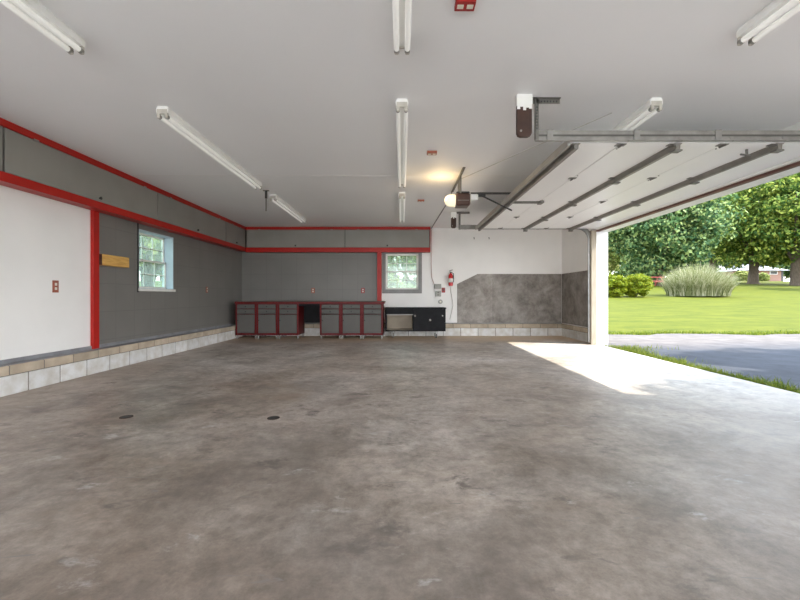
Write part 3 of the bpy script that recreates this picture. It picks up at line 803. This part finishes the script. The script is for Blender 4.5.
t = thing('junction_box', 'grey flat electrical box on the white wall, topmost of the box cluster', 'electrical box', (.95, YB, 1.25), 'boxes on the white wall by the fire extinguisher')
box(.86, 1.05, YB - .06, YB, 1.25, 1.375, ch=.006).build('body', M['grey_box'], t)
box(.868, 1.042, YB - .066, YB - .059, 1.258, 1.367, ch=.003).build('cover', M['grey_box'], t)
t = thing('receptacle_box', 'square grey outlet box below the flat electrical box on the white wall', 'electrical box', (.97, YB, 1.05), 'boxes on the white wall by the fire extinguisher')
box(.895, 1.045, YB - .055, YB, 1.04, 1.19, ch=.008).build('body', M['grey_box'], t)
for k in (-1, 1): box(.945, .995, YB - .059, YB - .054, 1.115 + k * .033 - .02, 1.115 + k * .033 + .02, ch=.004).build('socket', M['dull_steel'], t)
t = thing('switch_box', 'small red switch box between the grey boxes and the fire extinguisher', 'switch', (1.11, YB, 1.16), 'boxes on the white wall by the fire extinguisher')
box(1.065, 1.155, YB - .05, YB, 1.145, 1.275, ch=.006).build('body', M['plate_red'], t)
box(1.095, 1.125, YB - .064, YB - .049, 1.19, 1.23, ch=.004).build('toggle', M['slot'], t)
t = thing('round_box', 'small round grey box low on the white wall just above the black bench', 'electrical box', (1.03, YB, .9), 'boxes on the white wall by the fire extinguisher')
MB().lathe([(.06, 0), (.06, -.03), (.052, -.04)], (1.03, YB, .90), 'y', 20).build('body', M['grey_box'], t, smooth=True)
MB().lathe([(.022, 0), (.022, -.008)], (1.03, YB - .04, .90), 'y', 12).build('socket', M['ivory'], t, smooth=True)

# fire extinguisher
ex, ey, ez = 1.30, YB - .085, 1.32
t = thing('fire_extinguisher', 'red fire extinguisher with white label hanging on the white far wall', 'fire extinguisher', (ex, ey, ez))
MB().lathe([(.045, 0), (.058, .01), (.06, .03), (.06, .27), (.052, .30), (.03, .325), (.022, .345)], (ex, ey, ez), 'z', 24).build('cylinder', M['ext_red'], t, smooth=True)
MB().lathe([(.0607, .10), (.0607, .20)], (ex, ey, ez), 'z', 24).build('label', M['label_white'], t, smooth=True)
v = box(ex - .025, ex + .025, ey - .022, ey + .022, ez + .343, ez + .375, ch=.006).build('valve', M['blackish'], t)
MB().tube([(ex - .02, ey, ez + .375), (ex - .03, ey, ez + .41), (ex + .05, ey, ez + .43)], .008, 8).build('handle', M['blackish'], v)
MB().tube([(ex + .02, ey, ez + .36), (ex + .07, ey, ez + .33), (ex + .078, ey, ez + .22), (ex + .072, ey, ez + .10)], .010, 8).build('hose', M['blackish'], t, smooth=True)
box(ex - .02, ex + .02, ey + .058, YB, ez + .1, ez + .26).build('bracket', M['dull_steel'], t)

# wall hooks below the opener
for x, lb in ((1.93, 'tiny metal hook high on the white far wall, on the fire extinguisher side'), (2.33, 'tiny metal hook high on the white far wall, on the garage door side')):
    tag(MB().tube([(x, YB, 2.62), (x, YB - .05, 2.62), (x, YB - .06, 2.60), (x, YB - .06, 2.57)], .010, 6).build('wall_hook', M['dull_steel']), lb, 'hook', 'hooks on the white far wall')

# pine board on the grey wall
t = tag(box(XLW, XLW + .085, 5.565, 6.12, 1.485, 1.64, ch=.003).build('wooden_board', M['wood']), 'short yellow pine board fixed to the grey wall beside the red post', 'board')
for y, m_ in ((5.564, 'rust'),):
    box(XLW + .001, XLW + .084, y - .003, y + .002, 1.487, 1.638).build('end_shade', M['rust'], t)  # dark sheet paints in the shading of the board's end grain

# ceiling hook by the far row light
t = thing('ceiling_hook', 'dark rod hook hanging from the ceiling beside the far light fixture', 'hook', (-2.36, 6.86, ZC))
box(-2.41, -2.31, 6.84, 6.88, ZC - .012, ZC).build('plate', M['dull_steel'], t)
MB().tube([(-2.36, 6.86, ZC - .01), (-2.36, 6.86, ZC - .14)], .022, 8).build('collar', M['blackish'], t)
MB().tube([(-2.36, 6.86, ZC - .12), (-2.36, 6.86, ZC - .36)], .011, 8).build('rod', M['dull_steel'], t)

# floor sockets (dark holes) in the slab
for x, y, lb in ((-2.38, 3.41, 'dark round hole in the concrete floor closest to the white wall sheet'), (-1.10, 3.38, 'dark round hole in the concrete floor nearer the middle light row')):
    t = thing('floor_drain', lb, 'floor drain', (x, y, 0), 'dark holes in the concrete floor')
    MB().lathe([(.052, 0), (.052, .002), (.046, .002)], (x, y, 0), 'z', 20).build('rim', M['rust'], t)
    MB().lathe([(.046, .0021), (.02, .0026)], (x, y, 0), 'z', 20).build('hole', M['slot'], t)

# ------------------------------------------------------------------ outdoors
def gz(x, y):
    z = -.085 + .072 * max(0.0, y - 11.9)
    if y > 60: z -= .05 * (y - 60)
    return z
def ground_z(x, y): return gz(x, y) + .05 * math.sin(x * .21 + 1) * math.sin(y * .17) * min(1, max(0, (y - 14) / 10))
xs = np.linspace(-60, 140, 101); ys = np.concatenate([np.linspace(-40, 10, 18), np.linspace(11.9, 60, 61), np.linspace(62, 130, 24)])
V, F = [], []
for y in ys:
    for x in xs:
        V.append((x, y, ground_z(x, y)))
nx_ = len(xs)
for j in range(len(ys) - 1):
    for i in range(nx_ - 1): F.append((j * nx_ + i, j * nx_ + i + 1, (j + 1) * nx_ + i + 1, (j + 1) * nx_ + i))
struct(MB().add(V, F).build('lawn', M['lawn'], fix=False))
# driveway with a ragged far edge, and an unseen pad added behind the camera to bounce light in
edge = []
x = 4.3
while x < 40:
    edge.append((x, 11.55 + .18 * math.sin(x * 1.7) + .12 * math.sin(x * 4.1 + 1) + random.uniform(-.08, .08))); x += .25
poly = [(4.26, -12), (40, -12)] + edge[::-1]
n = len(poly)
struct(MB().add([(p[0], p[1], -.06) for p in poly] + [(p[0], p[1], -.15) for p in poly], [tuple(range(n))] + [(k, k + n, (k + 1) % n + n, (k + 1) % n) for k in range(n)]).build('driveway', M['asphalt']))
struct(box(-14, 4.26, -16, Y0, -.2, -.01).build('driveway', M['bounce_pad']))  # not driveway: unseen pad added to bounce light in

def blades(name, label, cat, pts, h, w, m, lean=.4, kind='stuff', segs=2):
    n = len(pts); V, F = [], []
    for (x, y, z) in pts:
        a = random.uniform(0, 2 * PI); l = random.uniform(.1, 1) * lean; hh = h * random.uniform(.5, 1.1)
        ca, sa = math.cos(a), math.sin(a); b = random.uniform(0, PI); cb, sb = math.cos(b) * w, math.sin(b) * w
        k = len(V)
        for s in range(segs + 1):
            t_ = s / segs; ww = 1 - .85 * t_
            px, py, pz = x + ca * l * hh * t_ ** 2, y + sa * l * hh * t_ ** 2, z + hh * (t_ - .25 * l * t_ ** 3)
            V += [(px - cb * ww, py - sb * ww, pz), (px + cb * ww, py + sb * ww, pz)]
        for s in range(segs): F.append((k + 2 * s, k + 2 * s + 1, k + 2 * s + 3, k + 2 * s + 2))
    o = MB().add(V, F).build(name, m, fix=False)
    return o
pts = []
for _ in range(5200):
    y = random.uniform(3.2, 8.5); wv = .05 + .13 * (math.sin(y * 3.1) * .5 + .5) * (math.sin(y * 7.7 + 1) * .5 + .5) + .05 + .22 * max(0, (y - 7.0))
    pts.append((4.285 + abs(random.gauss(0, wv)), y, -.075))
o = blades('weeds', '', '', pts, .125, .006, M['blade'], .9)
tag(o, 'green weeds growing along the slab edge in the garage doorway', 'weeds', kind='stuff')
pts = []
for _ in range(3500):
    x = random.uniform(4.5, 16); pts.append((x, 11.55 + .18 * math.sin(x * 1.7) + abs(random.gauss(0, .3)), -.08))
o = blades('grass', '', '', pts, .10, .010, M['blade'], .6)
tag(o, 'ragged grass fringe where the lawn meets the driveway', 'grass', kind='stuff')

def crown_mesh(name, m, parent, c, rad, nclump, nleaf, size, seed, shell=.55, flat=0.0):
    """leaf cards gathered in clumps through an ellipsoid crown"""
    r = np.random.default_rng(seed)
    d = r.normal(size=(nclump, 3)); d /= np.linalg.norm(d, axis=1)[:, None]
    q = shell + (1 - shell) * r.random(nclump) ** .6
    q[: nclump // 6] *= .5
    cc = d * q[:, None] * np.array(rad) * .82
    k_ = r.integers(0, nclump, nclump // 5)
    cc[k_] += np.stack([r.normal(size=len(k_)) * rad[0] * .12, r.normal(size=len(k_)) * rad[1] * .12, -np.abs(r.normal(size=len(k_))) * rad[2] * .10], 1)
    cr = np.mean(rad) * (.11 + .15 * r.random(nclump))
    idx = r.integers(0, nclump, nleaf)
    e = r.normal(size=(nleaf, 3)); e /= np.linalg.norm(e, axis=1)[:, None]
    p = cc[idx] + e * (cr[idx] * (.45 + .55 * r.random(nleaf) ** .5))[:, None] * np.array([1.15, 1.15, .8])
    nrm = e * .8 + r.normal(size=(nleaf, 3)) * .55 + np.array([0, 0, .35]); nrm /= np.linalg.norm(nrm, axis=1)[:, None]
    a = np.cross(nrm, r.normal(size=(nleaf, 3))); a /= np.linalg.norm(a, axis=1)[:, None]
    b = np.cross(nrm, a); s = size * (.6 + .8 * r.random(nleaf))[:, None]
    p = p + np.array(c)
    V = np.stack([p - a * s, p + b * s * .6 + nrm * s * .15, p + a * s, p - b * s * .6 + nrm * s * .15], 1).reshape(-1, 3)
    o_ = np.array(parent.location if parent is not None else (0, 0, 0))
    V = V - o_
    me = bpy.data.meshes.new(name)
    n4 = len(V); nf = n4 // 4
    me.vertices.add(n4); me.vertices.foreach_set('co', V.astype(np.float32).ravel())
    me.loops.add(n4); me.loops.foreach_set('vertex_index', np.arange(n4, dtype=np.int32))
    me.polygons.add(nf); me.polygons.foreach_set('loop_start', np.arange(0, n4, 4, dtype=np.int32))
    me.update(calc_edges=True); me.validate()
    me.materials.append(m)
    o = bpy.data.objects.new(name, me); col.objects.link(o)
    if parent is not None: o.parent = parent
    return o

def tree(label, x, y, trunk_r, fork_z, crown_c, rad, m, nclump, nleaf, size, seed, group, branches=5, name='tree'):
    z = ground_z(x, y)
    t = thing(name, label, 'tree', (x, y, z), group)
    r = random.Random(seed)
    mb = MB()
    mb.tube([(x, y, z - .1), (x, y, z + .25), (x + r.uniform(-.1, .1), y, z + fork_z * .5), (x + r.uniform(-.2, .2), y, z + fork_z), (crown_c[0], crown_c[1], crown_c[2] + rad[2] * .35)],
            [trunk_r * 1.55, trunk_r * 1.1, trunk_r * .95, trunk_r * .95, trunk_r * .25], 10)
    for k in range(branches):
        a = 2 * PI * k / branches + r.uniform(-.4, .4)
        e = Vector((crown_c[0] + math.cos(a) * rad[0] * .72, crown_c[1] + math.sin(a) * rad[1] * .72, crown_c[2] + r.uniform(-.35, .3) * rad[2]))
        s = Vector((x, y, z + fork_z * r.uniform(.8, 1.05)))
        mid = s.lerp(e, .45) + Vector((0, 0, .12 * rad[2]))
        mb.tube([s, mid, e], [trunk_r * .5, trunk_r * .32, trunk_r * .1], 7)
    mb.build('trunk', M['bark'], t, smooth=True)
    crown_mesh('foliage', m, t, crown_c, rad, nclump, nleaf, size, seed)
    return t
G1 = 'trees on the lawn seen through the garage door'
def px(p, Y): return (p - 402) / 395 * Y
tree('big dark green tree over the lime shrubs and plume grass', px(660, 44), 44, .5, 3.0, (px(660, 44), 44, 10.3), (6.6, 5.5, 8.0), M['leaf_dark'], 230, 36000, .19, 1, G1)
tree('broad green tree whose thick trunk stands directly before the brick house', px(753, 50), 50, .52, 3.6, (px(757, 50), 50, 11.2), (8.4, 7.0, 7.4), M['leaf_mid'], 220, 34000, .19, 2, G1)
tree('green tree with forked dark trunk at the picture edge past the house', px(796, 46), 46, .50, 2.6, (px(812, 46), 46, 11.0), (7.5, 6.5, 7.4), M['leaf_mid'], 200, 30000, .19, 3, G1)
tree('yellow-green tree half hidden behind the white door jamb', px(603, 52), 52, .3, 1.2, (px(603, 52), 52, 8.5), (3.2, 3.0, 6.8), M['leaf_yellow'], 70, 9000, .18, 4, G1)
tree('lighter green tree filling the gap between the dark tree and broad tree', px(712, 62), 62, .45, 3.0, (px(712, 62), 62, 13.5), (6.5, 6.0, 9.5), M['leaf_mid'], 150, 18000, .25, 5, G1)
tree('yellow-green tree standing behind the brick house roof', px(778, 92), 92, .5, 3.0, (px(778, 92), 92, 11.0), (9.5, 6.0, 7.5), M['leaf_yellow'], 110, 12000, .36, 6, G1)
k = 0
for p, Y, mm, lb in ((640, 88, 'leaf_mid', 'distant tree behind the big dark tree'), (690, 96, 'leaf_dark', 'distant dark tree behind the plume grass'),
                     (738, 84, 'leaf_dark', 'distant dark tree seen past the thick trunk'), (815, 88, 'leaf_dark', 'distant dark tree behind the forked trunk')):
    k += 1
    tree(lb, px(p, Y), Y, .45, 3.0, (px(p, Y), Y, 11.0), (9.0, 5.5, 9.5), M[mm], 100, 12000, .36, 20 + k, 'distant trees closing the view')
# shade tree outside the frame that dapples the driveway
tree('leafy shade tree over the driveway beside the garage', 17.5, 1.2, .38, 4.8, (17.0, 1.8, 9.6), (6.2, 4.2, 3.2), M['leaf_mid'], 90, 17000, .24, 40, G1)
tree('green tree at the lawn edge beyond the frame that shades the grass', 46.0, 33.5, .45, 3.0, (46.0, 33.5, 9.5), (6.0, 4.0, 5.0), M['leaf_mid'], 70, 9000, .28, 41, G1)
# trees beyond the two windows
G2 = 'trees beyond the windows'
tree('leafy tree seen through the side window, behind its upper panes', -13.5, 21.0, .3, 1.6, (-13.5, 21.0, 4.6), (3.4, 3.2, 3.2), M['leaf_yellow'], 60, 3200, .2, 50, G2)
tree('light green tree seen through the side window by its far jamb', -18.5, 35.0, .3, 2.0, (-18.5, 35.0, 6.5), (5.0, 4.0, 5.2), M['leaf_yellow'], 60, 3500, .28, 51, G2)
tree('leafy tree seen through the far window', -1.8, 27.0, .3, 1.2, (-1.4, 27.0, 4.9), (3.4, 3.0, 4.2), M['leaf_yellow'], 60, 3200, .22, 52, G2)
tree('light green tree seen through the far window panes beside the other', 2.6, 31.0, .3, 1.4, (2.6, 31.0, 5.2), (3.6, 3.0, 4.4), M['leaf_yellow'], 60, 3500, .24, 53, G2)

# shrubs and plume grass
def shrub(label, cx, cy, r_, h, m, seed, name='lime_shrub', group='lime green shrubs on the lawn', nl=16000, ls=.05):
    z = ground_z(cx, cy)
    t = thing(name, label, 'shrub', (cx, cy, z), group)
    mb = MB()
    for a in range(6):
        mb.tube([(cx, cy, z - .03), (cx + .5 * r_ * math.cos(a), cy + .5 * r_ * math.sin(a), z + h * .6)], [.03, .012], 5)
    mb.build('stem', M['bark'], t)
    crown_mesh('foliage', m, t, (cx, cy, z + h * .48), (r_ * 1.05, r_ * 1.05, h * .55), 120, nl, ls, seed, shell=.82)
shrub('round lime green shrub close to the white door jamb', px(614, 26.3), 26.3, .78, 1.55, M['leaf_lime'], 60)
shrub('round lime green shrub beside the gap before the plume grass', px(636, 26.6), 26.6, .95, 1.6, M['leaf_lime'], 61)
shrub('yellow-green shrub in front of the brick house, tucked against the thick trunk', px(742, 68), 68, 1.3, 2.0, M['leaf_yellow'], 62, 'yellow_shrub', 'yellow shrubs by the house', 3000, .13)
shrub('yellow-green shrub against the brick house wall under its roof', px(763, 69), 69, .9, 1.7, M['leaf_yellow'], 63, 'yellow_shrub', 'yellow shrubs by the house', 1200, .16)
gx, gy = px(698, 27.2), 27.2
zg = ground_z(gx, gy)
pg = thing('plume_grass', 'large pale clump of arching plume grass on the lawn', 'ornamental grass', (gx, gy, zg))
def clump(n, rad, h, w, lean, seed):
    r = random.Random(seed); V, F = [], []
    for _ in range(n):
        a = r.uniform(0, 2 * PI); q = math.sqrt(r.random()) * rad
        bx_, by_ = gx + math.cos(a) * q * 1.15, gy + math.sin(a) * q * .7
        l = (.25 + .75 * q / rad) * lean * r.uniform(.4, 1.2); a2 = a + r.gauss(0, .5); hh = h * r.uniform(.55, 1.06) * (1 - .42 * (q / rad) ** 2)
        b = r.uniform(0, PI); cb, sb = math.cos(b) * w, math.sin(b) * w; k = len(V)
        for s in range(5):
            u = s / 4; ww = (1 - u) ** .6 * .9 + .1
            p = (bx_ + math.cos(a2) * l * hh * u * u, by_ + math.sin(a2) * l * hh * u * u, zg + hh * (u - .42 * l * u ** 3))
            V += [(p[0] - cb * ww, p[1] - sb * ww, p[2]), (p[0] + cb * ww, p[1] + sb * ww, p[2])]
        for s in range(4): F.append((k + 2 * s, k + 2 * s + 1, k + 2 * s + 3, k + 2 * s + 2))
    return V, F
V, F = clump(6500, 1.75, 2.45, .015, .56, 3)
o = MB().add(V, F).build('leaves', M['plume'], pg, fix=False); o['kind'] = 'stuff'

# brick house
hx, hy = px(763, 72), 72.0
hz = ground_z(hx, hy)
h = thing('house', 'small pink brick house with grey hipped roof beyond the lawn', 'house', (hx, hy, hz))
box(hx - 4.0, hx + 3.3, hy, hy + 6, hz - .3, hz + 2.2).build('wall', M['house_brick'], h)
e0, e1 = hz + 2.15, hz + 3.75
P8 = [(hx - 4.4, hy - .6, e0), (hx + 4.5, hy - .6, e0), (hx + 4.5, hy + 6.6, e0), (hx - 4.4, hy + 6.6, e0), (hx - .8, hy + 3, e1), (hx + .6, hy + 3, e1)]
MB().add(P8, [(0, 1, 5, 4), (1, 2, 5), (2, 3, 4, 5), (3, 0, 4), (0, 3, 2, 1)]).build('roof', M['shingle'], h)
f_ = box(hx + 1.2, hx + 2.6, hy - .06, hy + .02, hz + 1.45, hz + 2.05).build('window', M['trim_white'], h)
box(hx + 1.28, hx + 2.52, hy - .07, hy - .05, hz + 1.5, hz + 2.0).build('pane', M['slot'], f_)
box(hx + 3.4, hx + 4.0, hy + .3, hy + 1, hz - .2, hz + 2.15).build('porch_post', M['slot'], h)
# low red table
tx, ty = px(653, 43), 43.0
tz = ground_z(tx, ty)
tb = thing('picnic_table', 'low red wooden table on the lawn between lime shrub and plume grass', 'table', (tx, ty, tz))
box(tx - .95, tx + .95, ty - .4, ty + .4, tz + .92, tz + 1.0).build('table_top', M['red_wood'], tb)
for s in (-1, 1):
    box(tx - .95, tx + .95, ty + s * .75 - .15, ty + s * .75 + .15, tz + .48, tz + .55).build('bench_seat', M['red_wood'], tb)
for sx in (-.7, .7):
    mb = MB()
    for s in (-1, 1): mb.tube([(tx + sx, ty + s * .8, tz - .02), (tx + sx, ty + s * .3, tz + .92)], .06, 4)
    mb.box(tx + sx - .04, tx + sx + .04, ty - .8, ty + .8, tz + .40, tz + .48)
    mb.build('leg', M['red_wood'], tb)

# ------------------------------------------------------------------ light and camera
sd = Vector((-1, .30, -1.166)).normalized()
sun = bpy.data.lights.new('sun', 'SUN'); sun.energy = 3.4; sun.angle = math.radians(.6); sun.color = (1, .95, .86)
so = bpy.data.objects.new('sun', sun); so.rotation_euler = sd.to_track_quat('-Z', 'Y').to_euler(); so.location = (20, -6, 25); col.objects.link(so)
w = bpy.data.worlds.new('sky'); scene.world = w; w.use_nodes = True
N, L = w.node_tree.nodes, w.node_tree.links
bg = N['Background']
tc = N.new('ShaderNodeTexCoord'); sp = N.new('ShaderNodeSeparateXYZ'); L.new(tc.outputs['Generated'], sp.inputs[0])
rp = N.new('ShaderNodeValToRGB'); e = rp.color_ramp.elements
e[0].position = 0.0; e[0].color = (0.98, 0.99, 1.0, 1); e[1].position = .8; e[1].color = (0.62, 0.78, 1.0, 1)
L.new(sp.outputs['Z'], rp.inputs['Fac']); L.new(rp.outputs['Color'], bg.inputs['Color'])
bg.inputs['Strength'].default_value = 1.75

cam = bpy.data.cameras.new('camera'); cam.sensor_width = 36; cam.lens = 395 * 36 / 800
cam.shift_x = -2 / 800; cam.shift_y = -3.5 / 800; cam.clip_end = 500; cam.clip_start = .05
co = bpy.data.objects.new('camera', cam); co.location = (0, 0, 1.04); co.rotation_euler = (PI / 2, 0, 0); col.objects.link(co)
scene.camera = co
vs = scene.view_settings
vs.view_transform = 'Standard'; vs.look = 'None'; vs.gamma = 1.0; vs.exposure = 1.95
try: vs.use_curve_mapping = False
except Exception: pass
scene.cycles.max_bounces = 12; scene.cycles.diffuse_bounces = 8; scene.cycles.transparent_max_bounces = 12
scene.cycles.use_denoising = True
